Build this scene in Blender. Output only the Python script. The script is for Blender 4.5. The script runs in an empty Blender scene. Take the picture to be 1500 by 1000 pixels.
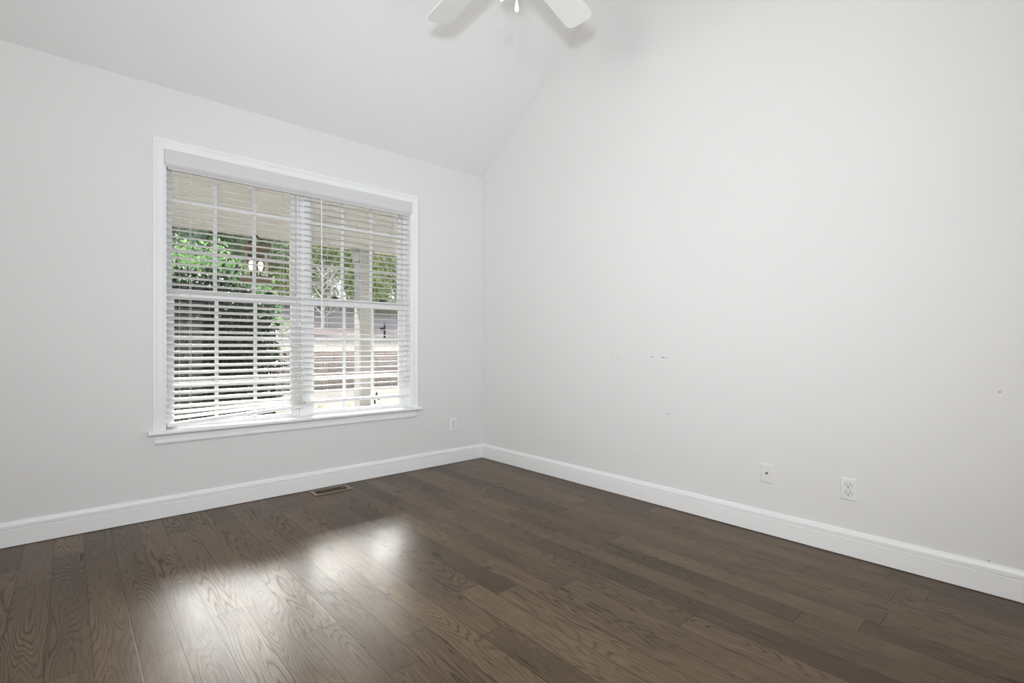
import bpy, bmesh, math, random
from mathutils import Vector, Matrix, noise

C = bpy.context.scene.collection
S = bpy.context.scene
PI = math.pi

# ------------------------------------------------------------------ camera
CAM = Vector((-2.8363, -3.5904, 1.02))
cd = bpy.data.cameras.new('camera')
cd.sensor_fit = 'HORIZONTAL'
cd.sensor_width = 36.0
cd.lens = 36.0 * 727.0 / 1500.0
cd.shift_y = 7.2 / 1500.0 * 1.0
cd.clip_start = 0.02
cd.clip_end = 400
cam = bpy.data.objects.new('camera', cd)
cam.location = CAM
cam.rotation_euler = (PI / 2, 0, math.radians(48.3 - 90))
C.objects.link(cam)
S.camera = cam

# ------------------------------------------------------------------ view
S.view_settings.view_transform = 'Standard'
S.view_settings.look = 'None'
S.view_settings.gamma = 1.0
S.view_settings.use_curve_mapping = False
S.view_settings.exposure = 0.0

# ------------------------------------------------------------------ sky: hazy daylight with an added bright band
BAND_L = 108.0            # radiance of the added sky band, out of view, that brightens the floor reflection
w = bpy.data.worlds.new('sky')
S.world = w
w.use_nodes = True
nt = w.node_tree
nt.nodes.clear()


def N(nt, t, **k):
    n = nt.nodes.new(t)
    for a, v in k.items():
        if a in n.inputs:
            n.inputs[a].default_value = v
        else:
            setattr(n, a, v)
    return n


def M(nt, op, a, b=None, c=None, clamp=False):
    n = nt.nodes.new('ShaderNodeMath')
    n.operation = op
    n.use_clamp = clamp
    for i, v in enumerate((a, b, c)):
        if v is None:
            continue
        if isinstance(v, (int, float)):
            n.inputs[i].default_value = v
        else:
            nt.links.new(v, n.inputs[i])
    return n.outputs[0]


def VM(nt, op, a, b=None):
    n = nt.nodes.new('ShaderNodeVectorMath')
    n.operation = op
    for i, v in enumerate((a, b)):
        if v is None:
            continue
        if isinstance(v, (tuple, list, Vector)):
            n.inputs[i].default_value = v
        else:
            nt.links.new(v, n.inputs[i])
    return n.outputs['Value'] if op in ('DOT_PRODUCT', 'LENGTH', 'DISTANCE') else n.outputs[0]


def MIX(nt, f, a, b):
    n = nt.nodes.new('ShaderNodeMix')
    n.data_type = 'RGBA'
    for s, v in ((n.inputs[0], f), (n.inputs[6], a), (n.inputs[7], b)):
        if isinstance(v, (int, float)):
            s.default_value = v
        elif isinstance(v, (tuple, list)):
            s.default_value = (*v[:3], 1)
        else:
            nt.links.new(v, s)
    return n.outputs[2]


tc = N(nt, 'ShaderNodeTexCoord')
dirn = VM(nt, 'NORMALIZE', tc.outputs['Generated'])
sep = N(nt, 'ShaderNodeSeparateXYZ')
nt.links.new(dirn, sep.inputs[0])


def band(v, a0, a1, b0, b1):
    r0 = N(nt, 'ShaderNodeMapRange', interpolation_type='SMOOTHSTEP')
    r0.inputs[1].default_value, r0.inputs[2].default_value = a0, a1
    nt.links.new(v, r0.inputs[0])
    r1 = N(nt, 'ShaderNodeMapRange', interpolation_type='SMOOTHSTEP')
    r1.inputs[1].default_value, r1.inputs[2].default_value = b1, b0
    nt.links.new(v, r1.inputs[0])
    return M(nt, 'MULTIPLY', r0.outputs[0], r1.outputs[0])


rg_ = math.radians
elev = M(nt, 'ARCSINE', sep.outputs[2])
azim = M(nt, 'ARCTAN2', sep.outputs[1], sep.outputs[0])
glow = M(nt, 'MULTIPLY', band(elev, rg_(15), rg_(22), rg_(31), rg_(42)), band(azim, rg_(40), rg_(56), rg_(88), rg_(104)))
up = M(nt, 'MULTIPLY', sep.outputs[2], 1.6, clamp=True)
base = MIX(nt, up, (0.95, 1.0, 1.06), (0.45, 0.62, 0.95))
bg1 = N(nt, 'ShaderNodeBackground')
nt.links.new(base, bg1.inputs[0])
bg1.inputs[1].default_value = 1.8
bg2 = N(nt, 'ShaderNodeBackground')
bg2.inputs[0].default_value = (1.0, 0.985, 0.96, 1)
nt.links.new(M(nt, 'MULTIPLY', glow, BAND_L), bg2.inputs[1])
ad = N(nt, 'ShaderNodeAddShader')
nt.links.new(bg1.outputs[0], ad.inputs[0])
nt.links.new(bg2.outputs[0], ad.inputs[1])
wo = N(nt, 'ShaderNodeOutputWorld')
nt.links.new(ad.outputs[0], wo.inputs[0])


# ------------------------------------------------------------------ lights
def light(name, kind, loc, target, power, color=(1, 1, 1), **k):
    d = bpy.data.lights.new(name, kind)
    d.energy = power
    d.color = color
    for a, v in k.items():
        setattr(d, a, v)
    o = bpy.data.objects.new(name, d)
    o.location = loc
    o.rotation_euler = (Vector(target) - Vector(loc)).to_track_quat('-Z', 'Y').to_euler()
    C.objects.link(o)
    return o


sd = Vector((-0.78, 0.26, 0.56))
light('sun', 'SUN', sd * 30, (0, 0, 0), 5.0, (1.0, 0.95, 0.86), angle=math.radians(0.6))
# the photographer's flash, just above the lens
light('camera_flash', 'AREA', (-2.87, -3.53, 1.42), (-0.9, -1.2, 1.9), 17.5, (0.86, 0.945, 1.03), shape='DISK', size=0.11, spread=math.radians(120))
# added fill lamps out of view, balanced to brighten the walls and vault
light('west_fill_light', 'AREA', (-4.75, -3.2, 1.5), (0, -3.2, 2.0), 35, (1.0, 0.985, 0.965), shape='RECTANGLE', size=1.2, size_y=1.6, spread=math.radians(165))
light('back_fill_light', 'AREA', (-2.2, -3.96, 1.2), (-2.2, 0, 1.0), 19, (0.95, 0.985, 1.03), shape='RECTANGLE', size=1.4, size_y=2.0)
light('fill_toward_wall', 'AREA', (-4.75, -2.9, 1.8), (0, -2.0, 1.6), 4.2, (1.04, 0.975, 0.90), shape='RECTANGLE', size=1.0, size_y=1.0, spread=math.radians(80))
light('fill_toward_vault', 'AREA', (-1.6, -3.6, 1.2), (-0.9, -1.6, 3.6), 1.5, (1.05, 0.95, 0.82), shape='RECTANGLE', size=1.6, size_y=0.6, spread=math.radians(80))


# ------------------------------------------------------------------ materials
def mat(name, color=(.8, .8, .8), rough=.5, metal=0.0, spec=.5, **k):
    m = bpy.data.materials.new(name)
    m.use_nodes = True
    b = m.node_tree.nodes['Principled BSDF']
    b.inputs['Base Color'].default_value = (*color, 1)
    b.inputs['Roughness'].default_value = rough
    b.inputs['Metallic'].default_value = metal
    b.inputs['Specular IOR Level'].default_value = spec
    for a, v in k.items():
        b.inputs[a.replace('_', ' ')].default_value = v
    return m


def bsdf(m):
    return m.node_tree.nodes['Principled BSDF']


def mottle(m, c1, c2, scale=8.0, detail=4, rough=None, bump=0.0, bscale=None, coord='Object', contrast=(.35, .65)):
    """two-tone noise on the base colour plus optional bump"""
    nt = m.node_tree
    tc = N(nt, 'ShaderNodeTexCoord')
    n = N(nt, 'ShaderNodeTexNoise', Scale=scale, Detail=detail)
    nt.links.new(tc.outputs[coord], n.inputs['Vector'])
    mr = N(nt, 'ShaderNodeMapRange')
    mr.inputs[1].default_value, mr.inputs[2].default_value = contrast
    nt.links.new(n.outputs[0], mr.inputs[0])
    nt.links.new(MIX(nt, mr.outputs[0], c1, c2), bsdf(m).inputs['Base Color'])
    if bump:
        n2 = N(nt, 'ShaderNodeTexNoise', Scale=bscale or scale * 3, Detail=3)
        nt.links.new(tc.outputs[coord], n2.inputs['Vector'])
        bp = N(nt, 'ShaderNodeBump', Strength=bump, Distance=0.01)
        nt.links.new(n2.outputs[0], bp.inputs['Height'])
        nt.links.new(bp.outputs[0], bsdf(m).inputs['Normal'])
    return m


WALLC = (0.80, 0.795, 0.785)


def wall_material(name, scuffs=()):
    m = mat(name, WALLC, 0.55, spec=0.3)
    nt = m.node_tree
    geo = N(nt, 'ShaderNodeNewGeometry')
    n = N(nt, 'ShaderNodeTexNoise', Scale=1.1, Detail=3)
    nt.links.new(geo.outputs['Position'], n.inputs['Vector'])
    col = MIX(nt, n.outputs[0], tuple(c * 0.985 for c in WALLC), tuple(min(1, c * 1.015) for c in WALLC))
    sp = N(nt, 'ShaderNodeSeparateXYZ')
    nt.links.new(geo.outputs['Position'], sp.inputs[0])
    for (y, z, ry, rz, k) in scuffs:               # small dirty marks with their own shape
        a = M(nt, 'DIVIDE', M(nt, 'SUBTRACT', sp.outputs[1], y), ry)
        b = M(nt, 'DIVIDE', M(nt, 'SUBTRACT', sp.outputs[2], z), rz)
        d = M(nt, 'ADD', M(nt, 'MULTIPLY', a, a), M(nt, 'MULTIPLY', b, b))
        f = M(nt, 'MULTIPLY', M(nt, 'SUBTRACT', 1.0, d, clamp=True), k)
        col = MIX(nt, f, col, (0.22, 0.21, 0.20))
    nt.links.new(col, bsdf(m).inputs['Base Color'])
    n2 = N(nt, 'ShaderNodeTexNoise', Scale=160, Detail=2)
    nt.links.new(geo.outputs['Position'], n2.inputs['Vector'])
    bp = N(nt, 'ShaderNodeBump', Strength=0.06, Distance=0.002)
    nt.links.new(n2.outputs[0], bp.inputs['Height'])
    nt.links.new(bp.outputs[0], bsdf(m).inputs['Normal'])
    return m


mWALL = wall_material('wall_paint')
mWALLR = wall_material('wall_paint_scuffed', [
    (-1.782, .952, .012, .005, .8), (-1.862, .949, .016, .005, .9), (-1.890, .947, .008, .004, .5),
    (-1.469, .954, .007, .005, .55), (-1.504, .950, .010, .005, .35), (-1.903, .592, .014, .005, .45),
    (-3.402, .834, .006, .004, .95), (-2.235, .594, .006, .004, .4), (-3.37, .135, .005, .006, .6)])
mCEIL = mat('ceiling_paint', (0.80, 0.797, 0.79), 0.75, spec=0.2)
mottle(mCEIL, (0.85, 0.848, 0.842), (0.865, 0.863, 0.858), 1.3, 2, bump=.05, bscale=140)
mTRIM = mat('trim_white_paint', (0.86, 0.86, 0.855), 0.32, spec=0.45)
mottle(mTRIM, (0.905, 0.905, 0.90), (0.92, 0.92, 0.915), 3.0, 2)
mVINYL = mat('window_vinyl', (0.91, 0.915, 0.925), 0.35)
mBLIND = mat('blind_white', (0.87, 0.865, 0.85), 0.38)
mottle(mBLIND, (0.91, 0.905, 0.895), (0.93, 0.925, 0.915), 5.0, 2)
mSLAT = bpy.data.materials.new('blind_slat')
mSLAT.use_nodes = True
_nt = mSLAT.node_tree
bsdf_ = _nt.nodes['Principled BSDF']
bsdf_.inputs['Base Color'].default_value = (0.93, 0.925, 0.915, 1)
bsdf_.inputs['Roughness'].default_value = .38
_tr = N(_nt, 'ShaderNodeBsdfTranslucent')
_tr.inputs[0].default_value = (0.96, 0.955, 0.94, 1)
_mx = N(_nt, 'ShaderNodeMixShader')
_mx.inputs[0].default_value = .52
_nt.links.new(bsdf_.outputs[0], _mx.inputs[1])
_nt.links.new(_tr.outputs[0], _mx.inputs[2])
_nt.links.new(_mx.outputs[0], [n for n in _nt.nodes if n.type == 'OUTPUT_MATERIAL'][0].inputs[0])
mVAL = mat('valance_white', (0.71, 0.705, 0.70), 0.42)
mCORD = mat('cord', (0.78, 0.77, 0.74), 0.8)
mLOCK = mat('dark_lock_metal', (0.035, 0.033, 0.03), 0.4, metal=.6)
mFANW = mat('fan_white', (0.90, 0.895, 0.88), 0.4)
mFROST = mat('frosted_glass', (0.92, 0.90, 0.85), 0.35)
mPLATE = mat('plate_white', (0.85, 0.85, 0.85), 0.3)
mIVORY = mat('plate_ivory', (0.83, 0.815, 0.77), 0.3)
mSLOT = mat('slot_dark', (0.03, 0.03, 0.03), 0.6)
mSTEEL = mat('connector_metal', (0.35, 0.33, 0.30), 0.35, metal=1)
mBRASS = mat('brown_bronze', (0.27, 0.215, 0.15), 0.42, metal=.35)
mBRASSD = mat('register_louver', (0.085, 0.062, 0.040), 0.5, metal=.3)
mVOID = mat('duct_dark', (0.012, 0.010, 0.008), 0.9)
mBEIGE = mat('porch_beige', (0.66, 0.61, 0.52), 0.6)
mottle(mBEIGE, (0.555, 0.545, 0.515), (0.59, 0.58, 0.55), 2.5, 3)
mSIDING = mat('siding', (0.62, 0.58, 0.50), 0.7)
mCOL = mat('column_paint', (0.37, 0.37, 0.36), 0.5)
mCONC = mat('porch_concrete', (0.5, 0.48, 0.45), 0.85)
mottle(mCONC, (0.20, 0.195, 0.185), (0.26, 0.25, 0.24), 4, 5, bump=.1)
mBRONZE = mat('lantern_bronze', (0.10, 0.075, 0.05), 0.45, metal=.7)
mRUST = mat('lantern_wood', (0.125, 0.098, 0.068), 0.6)
mBARK = mat('bark', (0.16, 0.13, 0.10), 0.9)
mottle(mBARK, (0.16, 0.13, 0.11), (0.32, 0.27, 0.23), 9, 4, bump=.4)
mPALEBARK = mat('pale_bark', (0.62, 0.58, 0.52), 0.85)
mottle(mPALEBARK, (0.54, 0.5, 0.44), (0.7, 0.66, 0.6), 12, 3)
mIRON = mat('mailbox_black', (0.02, 0.02, 0.022), 0.45, metal=.4)
mMULCH = mat('mulch', (0.17, 0.12, 0.085), 0.95)
mottle(mMULCH, (0.045, 0.032, 0.024), (0.17, 0.13, 0.095), 14, 5, bump=.7, bscale=40)


def leaf_mat(name, a, b, trans=.25, rough=.5):
    m = mat(name, a, rough)
    nt = m.node_tree
    oi = N(nt, 'ShaderNodeNewGeometry')
    nt.links.new(MIX(nt, oi.outputs['Random Per Island'], a, b), bsdf(m).inputs['Base Color'])
    tr = N(nt, 'ShaderNodeBsdfTranslucent')
    nt.links.new(MIX(nt, oi.outputs['Random Per Island'], a, b), tr.inputs[0])
    mx = N(nt, 'ShaderNodeMixShader')
    mx.inputs[0].default_value = trans
    out = [n for n in nt.nodes if n.type == 'OUTPUT_MATERIAL'][0]
    nt.links.new(bsdf(m).outputs[0], mx.inputs[1])
    nt.links.new(tr.outputs[0], mx.inputs[2])
    nt.links.new(mx.outputs[0], out.inputs[0])
    return m


mLEAFD = leaf_mat('shrub_leaf', (0.007, 0.014, 0.005), (0.030, 0.050, 0.015), .10, .4)
mLEAFM = leaf_mat('tree_leaf_mid', (0.30, 0.42, 0.22), (0.52, 0.64, 0.36), .5)
mLEAFG = leaf_mat('garden_tree_leaf', (0.10, 0.20, 0.075), (0.24, 0.37, 0.15), .4)
mLEAFY = leaf_mat('tree_leaf_yellow_green', (0.58, 0.65, 0.32), (0.80, 0.84, 0.50), .5)
mLEAFP = leaf_mat('pine_needle', (0.34, 0.43, 0.28), (0.54, 0.62, 0.44), .5)
mLEAFT = leaf_mat('dry_leaf', (0.62, 0.50, 0.34), (0.78, 0.66, 0.46), .2)


def glass_mat(name, tint, ior=1.45):
    m = bpy.data.materials.new(name)
    m.use_nodes = True
    nt = m.node_tree
    nt.nodes.clear()
    fr = N(nt, 'ShaderNodeFresnel', IOR=ior)
    tp = N(nt, 'ShaderNodeBsdfTransparent')
    tp.inputs[0].default_value = (*tint, 1)
    gl = N(nt, 'ShaderNodeBsdfGlossy', Roughness=0.0)
    mx = N(nt, 'ShaderNodeMixShader')
    o = N(nt, 'ShaderNodeOutputMaterial')
    nt.links.new(M(nt, 'MULTIPLY', fr.outputs[0], .6), mx.inputs[0])
    nt.links.new(tp.outputs[0], mx.inputs[1])
    nt.links.new(gl.outputs[0], mx.inputs[2])
    nt.links.new(mx.outputs[0], o.inputs[0])
    return m


mGLASS = glass_mat('window_glass', (0.985, 0.99, 0.985))
mLGLASS = glass_mat('lantern_glass', (0.93, 0.90, 0.85))
mBULB = bpy.data.materials.new('bulb_glow')
mBULB.use_nodes = True
bsdf(mBULB).inputs['Emission Color'].default_value = (1.0, 0.78, 0.48, 1)
bsdf(mBULB).inputs['Emission Strength'].default_value = 9.0

# dark stained oak boards running away from the camera, along Y
PW, PX0 = 0.1143, -2.553


def floor_material():
    m = mat('dark_oak_floor', (.06, .04, .03), .3)
    nt = m.node_tree
    b = bsdf(m)
    geo = N(nt, 'ShaderNodeNewGeometry')
    sp = N(nt, 'ShaderNodeSeparateXYZ')
    nt.links.new(geo.outputs['Position'], sp.inputs[0])
    x, y = sp.outputs[0], sp.outputs[1]
    u = M(nt, 'DIVIDE', M(nt, 'SUBTRACT', x, PX0), PW)
    row = M(nt, 'FLOOR', u)
    fu = M(nt, 'FRACT', u)
    wn = N(nt, 'ShaderNodeTexWhiteNoise', noise_dimensions='1D')
    nt.links.new(row, wn.inputs['W'])
    rr = wn.outputs['Value']
    plen = M(nt, 'ADD', 1.05, M(nt, 'MULTIPLY', M(nt, 'FRACT', M(nt, 'MULTIPLY', rr, 7.13)), .65))
    v = M(nt, 'DIVIDE', M(nt, 'ADD', y, M(nt, 'MULTIPLY', rr, 9.7)), plen)
    colm = M(nt, 'FLOOR', v)
    fv = M(nt, 'FRACT', v)
    wn2 = N(nt, 'ShaderNodeTexWhiteNoise', noise_dimensions='2D')
    cb = N(nt, 'ShaderNodeCombineXYZ')
    nt.links.new(row, cb.inputs[0])
    nt.links.new(colm, cb.inputs[1])
    nt.links.new(cb.outputs[0], wn2.inputs['Vector'])
    rnd = wn2.outputs['Value']
    off = VM(nt, 'SCALE', wn2.outputs['Color'])
    off.node.inputs[3].default_value = 53.0
    pos = VM(nt, 'ADD', geo.outputs['Position'], off)

    def scaled(vec, s):
        return VM(nt, 'MULTIPLY', vec, s)

    # cathedral figure: contour lines of a long stretched field
    n1 = N(nt, 'ShaderNodeTexNoise', Scale=1.0, Detail=1.5, Roughness=.45)
    nt.links.new(scaled(pos, (10.0, .95, 1.0)), n1.inputs['Vector'])
    wob = N(nt, 'ShaderNodeTexNoise', Scale=1.0, Detail=2.0)
    nt.links.new(scaled(pos, (70.0, 6.0, 1.0)), wob.inputs['Vector'])
    fld = M(nt, 'ADD', M(nt, 'MULTIPLY', n1.outputs[0], 30.0), M(nt, 'MULTIPLY', wob.outputs[0], .55))
    ring = M(nt, 'FRACT', fld)
    line = M(nt, 'POWER', M(nt, 'SUBTRACT', 1.0, M(nt, 'ABSOLUTE', M(nt, 'SUBTRACT', M(nt, 'MULTIPLY', ring, 2.0), 1.0))), 3.6)
    # amount of figure varies over the board
    am = N(nt, 'ShaderNodeTexNoise', Scale=1.0, Detail=2.0)
    nt.links.new(scaled(pos, (6.0, 1.6, 1.0)), am.inputs['Vector'])
    amr = N(nt, 'ShaderNodeMapRange')
    amr.inputs[1].default_value, amr.inputs[2].default_value = .38, .68
    nt.links.new(am.outputs[0], amr.inputs[0])
    line = M(nt, 'MULTIPLY', line, M(nt, 'ADD', .22, M(nt, 'MULTIPLY', amr.outputs[0], .78)))
    # fine pores, long and thin
    pr = N(nt, 'ShaderNodeTexNoise', Scale=1.0, Detail=3.0, Roughness=.65)
    nt.links.new(scaled(pos, (330.0, 9.0, 1.0)), pr.inputs['Vector'])
    prr = N(nt, 'ShaderNodeMapRange')
    prr.inputs[1].default_value, prr.inputs[2].default_value = .42, .70
    nt.links.new(pr.outputs[0], prr.inputs[0])
    # cloudy stain
    cl = N(nt, 'ShaderNodeTexNoise', Scale=1.0, Detail=3.0)
    nt.links.new(scaled(pos, (7.0, 2.2, 1.0)), cl.inputs['Vector'])
    # board tint
    t = M(nt, 'ADD', M(nt, 'ADD', .07, M(nt, 'MULTIPLY', rnd, .48)), M(nt, 'MULTIPLY', cl.outputs[0], .62))
    tr = N(nt, 'ShaderNodeValToRGB')
    nt.links.new(M(nt, 'MULTIPLY', t, .85, clamp=True), tr.inputs[0])
    e = tr.color_ramp.elements
    e[0].position, e[0].color = .05, (0.048, 0.0335, 0.0210, 1)
    e[1].position, e[1].color = 1.0, (0.225, 0.155, 0.093, 1)
    e2 = e.new(.30)
    e2.color = (0.094, 0.0660, 0.0415, 1)
    e3 = e.new(.66)
    e3.color = (0.168, 0.1160, 0.0715, 1)
    col = MIX(nt, M(nt, 'MULTIPLY', line, .95), tr.outputs[0], (0.016, 0.0105, 0.0070))
    col = MIX(nt, M(nt, 'MULTIPLY', prr.outputs[0], .58), col, (0.040, 0.0260, 0.0170))
    # knots
    vo = N(nt, 'ShaderNodeTexVoronoi', Scale=1.0)
    nt.links.new(scaled(pos, (4.5, 1.5, 1.0)), vo.inputs['Vector'])
    kn = N(nt, 'ShaderNodeMapRange')
    kn.inputs[1].default_value, kn.inputs[2].default_value = .085, .03
    nt.links.new(vo.outputs['Distance'], kn.inputs[0])
    col = MIX(nt, M(nt, 'MULTIPLY', kn.outputs[0], .75), col, (0.010, 0.007, 0.0055))
    # seams
    eu = M(nt, 'MULTIPLY', M(nt, 'MINIMUM', fu, M(nt, 'SUBTRACT', 1.0, fu)), PW)
    ev = M(nt, 'MULTIPLY', M(nt, 'MINIMUM', fv, M(nt, 'SUBTRACT', 1.0, fv)), plen)
    ed = M(nt, 'MINIMUM', eu, ev)
    sm = N(nt, 'ShaderNodeMapRange')
    sm.inputs[1].default_value, sm.inputs[2].default_value = .0019, .0006
    nt.links.new(ed, sm.inputs[0])
    col = MIX(nt, M(nt, 'MULTIPLY', sm.outputs[0], .75), col, (0.008, 0.006, 0.005))
    nt.links.new(col, b.inputs['Base Color'])
    # satin varnish, duller in the grain
    rg = M(nt, 'ADD', .27, M(nt, 'ADD', M(nt, 'MULTIPLY', line, .10), M(nt, 'MULTIPLY', cl.outputs[0], .08)))
    nt.links.new(rg, b.inputs['Roughness'])
    b.inputs['Specular IOR Level'].default_value = .155
    hgt = M(nt, 'SUBTRACT', M(nt, 'MULTIPLY', M(nt, 'ADD', M(nt, 'MULTIPLY', line, .6), M(nt, 'MULTIPLY', prr.outputs[0], .35)), -1.0),
            M(nt, 'MULTIPLY', sm.outputs[0], 2.5))
    bp = N(nt, 'ShaderNodeBump', Strength=.12, Distance=0.0016)
    nt.links.new(hgt, bp.inputs['Height'])
    # each board lies very slightly out of level
    tl = VM(nt, 'SCALE', VM(nt, 'SUBTRACT', wn2.outputs['Color'], (.5, .5, .5)))
    tl.node.inputs[3].default_value = .018
    nn = VM(nt, 'NORMALIZE', VM(nt, 'ADD', bp.outputs[0], VM(nt, 'MULTIPLY', tl, (1, 1, 0))))
    nt.links.new(nn, b.inputs['Normal'])
    return m


mFLOOR = floor_material()

mGROUND = mat('ground', (.6, .5, .4), .95)


def ground_material(m):
    nt = m.node_tree
    geo = N(nt, 'ShaderNodeNewGeometry')
    sp = N(nt, 'ShaderNodeSeparateXYZ')
    nt.links.new(geo.outputs['Position'], sp.inputs[0])
    n = N(nt, 'ShaderNodeTexNoise', Scale=.9, Detail=5)
    nt.links.new(geo.outputs['Position'], n.inputs['Vector'])
    n2 = N(nt, 'ShaderNodeTexNoise', Scale=.35, Detail=4)
    nt.links.new(VM(nt, 'MULTIPLY', geo.outputs['Position'], (.6, 1.0, 1.0)), n2.inputs['Vector'])
    grass = MIX(nt, n.outputs[0], (0.175, 0.148, 0.108), (0.22, 0.188, 0.14))       # dormant pale lawn
    straw = MIX(nt, n2.outputs[0], (0.40, 0.295, 0.235), (0.48, 0.365, 0.30))      # pine straw bank
    mr = N(nt, 'ShaderNodeMapRange')
    mr.inputs[1].default_value, mr.inputs[2].default_value = 35.0, 36.8
    nt.links.new(M(nt, 'ADD', sp.outputs[1], M(nt, 'MULTIPLY', n2.outputs[0], 2.0)), mr.inputs[0])
    dk = N(nt, 'ShaderNodeMapRange')
    dk.inputs[1].default_value, dk.inputs[2].default_value = .54, .60
    nt.links.new(n2.outputs[0], dk.inputs[0])
    straw = MIX(nt, M(nt, 'MULTIPLY', dk.outputs[0], .6), straw, (0.29, 0.20, 0.18))  # shadow streaks across the bank, put into the straw colour
    leaf = N(nt, 'ShaderNodeMapRange')
    leaf.inputs[1].default_value, leaf.inputs[2].default_value = 43.0, 45.0
    nt.links.new(sp.outputs[1], leaf.inputs[0])
    col = MIX(nt, mr.outputs[0], grass, straw)
    col = MIX(nt, leaf.outputs[0], col, (0.30, 0.25, 0.205))
    nt.links.new(col, bsdf(m).inputs['Base Color'])


ground_material(mGROUND)
mBLOCK = mat('retaining_block', (.42, .3, .23), .9)


def block_material(m):
    nt = m.node_tree
    g = N(nt, 'ShaderNodeNewGeometry')
    n = N(nt, 'ShaderNodeTexNoise', Scale=7.0, Detail=5)
    nt.links.new(g.outputs['Position'], n.inputs['Vector'])
    a = MIX(nt, g.outputs['Random Per Island'], (0.44, 0.325, 0.26), (0.62, 0.48, 0.385))
    nt.links.new(MIX(nt, n.outputs[0], a, (0.66, 0.53, 0.43)), bsdf(m).inputs['Base Color'])


block_material(mBLOCK)
mBLOCKL = mat('retaining_block_tan', (.55, .4, .28), .9)
mottle(mBLOCKL, (0.54, 0.40, 0.29), (0.70, 0.55, 0.41), 6, 5)


# ------------------------------------------------------------------ mesh helpers
class MB:
    def __init__(s):
        s.v, s.f = [], []

    def add(s, vs, fs):
        o = len(s.v)
        s.v += [tuple(p) for p in vs]
        s.f += [tuple(i + o for i in f) for f in fs]
        return s

    def box(s, x0, x1, y0, y1, z0, z1):
        vs = [(x, y, z) for z in (z0, z1) for y in (y0, y1) for x in (x0, x1)]
        return s.add(vs, [(0, 2, 3, 1), (4, 5, 7, 6), (0, 1, 5, 4), (2, 6, 7, 3), (0, 4, 6, 2), (1, 3, 7, 5)])

    def obox(s, mat4, sx, sy, sz):
        vs = [mat4 @ Vector((x * sx / 2, y * sy / 2, z * sz / 2)) for z in (-1, 1) for y in (-1, 1) for x in (-1, 1)]
        return s.add(vs, [(0, 2, 3, 1), (4, 5, 7, 6), (0, 1, 5, 4), (2, 6, 7, 3), (0, 4, 6, 2), (1, 3, 7, 5)])

    def loft(s, rings, caps=True, closed=True):
        n = len(rings[0])
        vs = [p for r in rings for p in r]
        fs = []
        for i in range(len(rings) - 1):
            for j in range(n if closed else n - 1):
                k = (j + 1) % n
                fs.append((i * n + j, i * n + k, (i + 1) * n + k, (i + 1) * n + j))
        if caps:
            fs.append(tuple(reversed(range(n))))
            fs.append(tuple((len(rings) - 1) * n + j for j in range(n)))
        return s.add(vs, fs)

    def tube(s, pts, rad, seg=8, caps=True):
        pts = [Vector(p) for p in pts]
        if not isinstance(rad, (list, tuple)):
            rad = [rad] * len(pts)
        rings = []
        for i, p in enumerate(pts):
            t = (pts[min(i + 1, len(pts) - 1)] - pts[max(i - 1, 0)]).normalized()
            a = t.orthogonal().normalized() if i == 0 else (ref - t * ref.dot(t)).normalized()
            ref = a
            b = t.cross(a)
            rings.append([p + (a * math.cos(2 * PI * k / seg) + b * math.sin(2 * PI * k / seg)) * rad[i] for k in range(seg)])
        return s.loft(rings, caps)

    def lathe(s, prof, seg=24, at=(0, 0, 0), caps=True):
        ax = Vector(at)
        rings = [[ax + Vector((r * math.cos(2 * PI * k / seg), r * math.sin(2 * PI * k / seg), z)) for k in range(seg)] for r, z in prof]
        return s.loft(rings, caps)

    def build(s, name, m, parent=None, smooth=False, bevel=0.0, seg=2):
        me = bpy.data.meshes.new(name)
        me.from_pydata(s.v, [], s.f)
        bm = bmesh.new()
        bm.from_mesh(me)
        bmesh.ops.recalc_face_normals(bm, faces=bm.faces)
        bm.to_mesh(me)
        bm.free()
        me.materials.append(m)
        o = bpy.data.objects.new(name, me)
        C.objects.link(o)
        if smooth:
            for p in me.polygons:
                p.use_smooth = True
            try:
                me.set_sharp_from_angle(angle=math.radians(40))
            except Exception:
                pass
        if bevel:
            bv = o.modifiers.new('bevel', 'BEVEL')
            bv.width = bevel
            bv.segments = seg
            bv.limit_method = 'ANGLE'
        if parent:
            o.parent = parent
        return o


def tag(o, label, cat, group=None, kind=None):
    o['label'] = label
    o['category'] = cat
    if group:
        o['group'] = group
    if kind:
        o['kind'] = kind
    return o


def struct(o):
    o['kind'] = 'structure'
    return o


def empty(name, loc=(0, 0, 0), rz=0.0):
    o = bpy.data.objects.new(name, None)
    o.empty_display_size = .1
    o.location = loc
    o.rotation_euler = (0, 0, rz)
    C.objects.link(o)
    return o


def copy_tree(o, parent=None):
    c = o.copy()
    C.objects.link(c)
    if parent:
        c.parent = parent
    for ch in list(o.children):
        copy_tree(ch, c)
    return c


# ------------------------------------------------------------------ room shell
XW, YB, EAVE, SL, YR = -4.9, -4.01, 2.567, 0.70, -2.005       # west wall, back wall, eave height, pitch, ridge line
RIDGE = EAVE - SL * YR
WT = 0.17                                                  # window wall thickness
OX0, OX1, OZ0, OZ1 = -2.418, -0.742, 0.495, 2.200          # window opening

struct(MB().box(XW - .12, .12, YB - .12, WT, -.06, 0).build('floor', mFLOOR))
wl = MB()
wl.box(XW - .12, OX0, 0, WT, 0, EAVE + .03)
wl.box(OX1, .12, 0, WT, 0, EAVE + .03)
wl.box(OX0, OX1, 0, WT, 0, OZ0)
wl.box(OX0, OX1, 0, WT, OZ1, EAVE + .03)
struct(wl.build('wall_front', mWALL))


def gable(x0, x1):
    prof = [(0, 0), (0, EAVE), (YR, RIDGE), (YB, EAVE), (YB, 0)]
    return MB().loft([[(x, y, z) for y, z in prof] for x in (x0, x1)])


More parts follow.
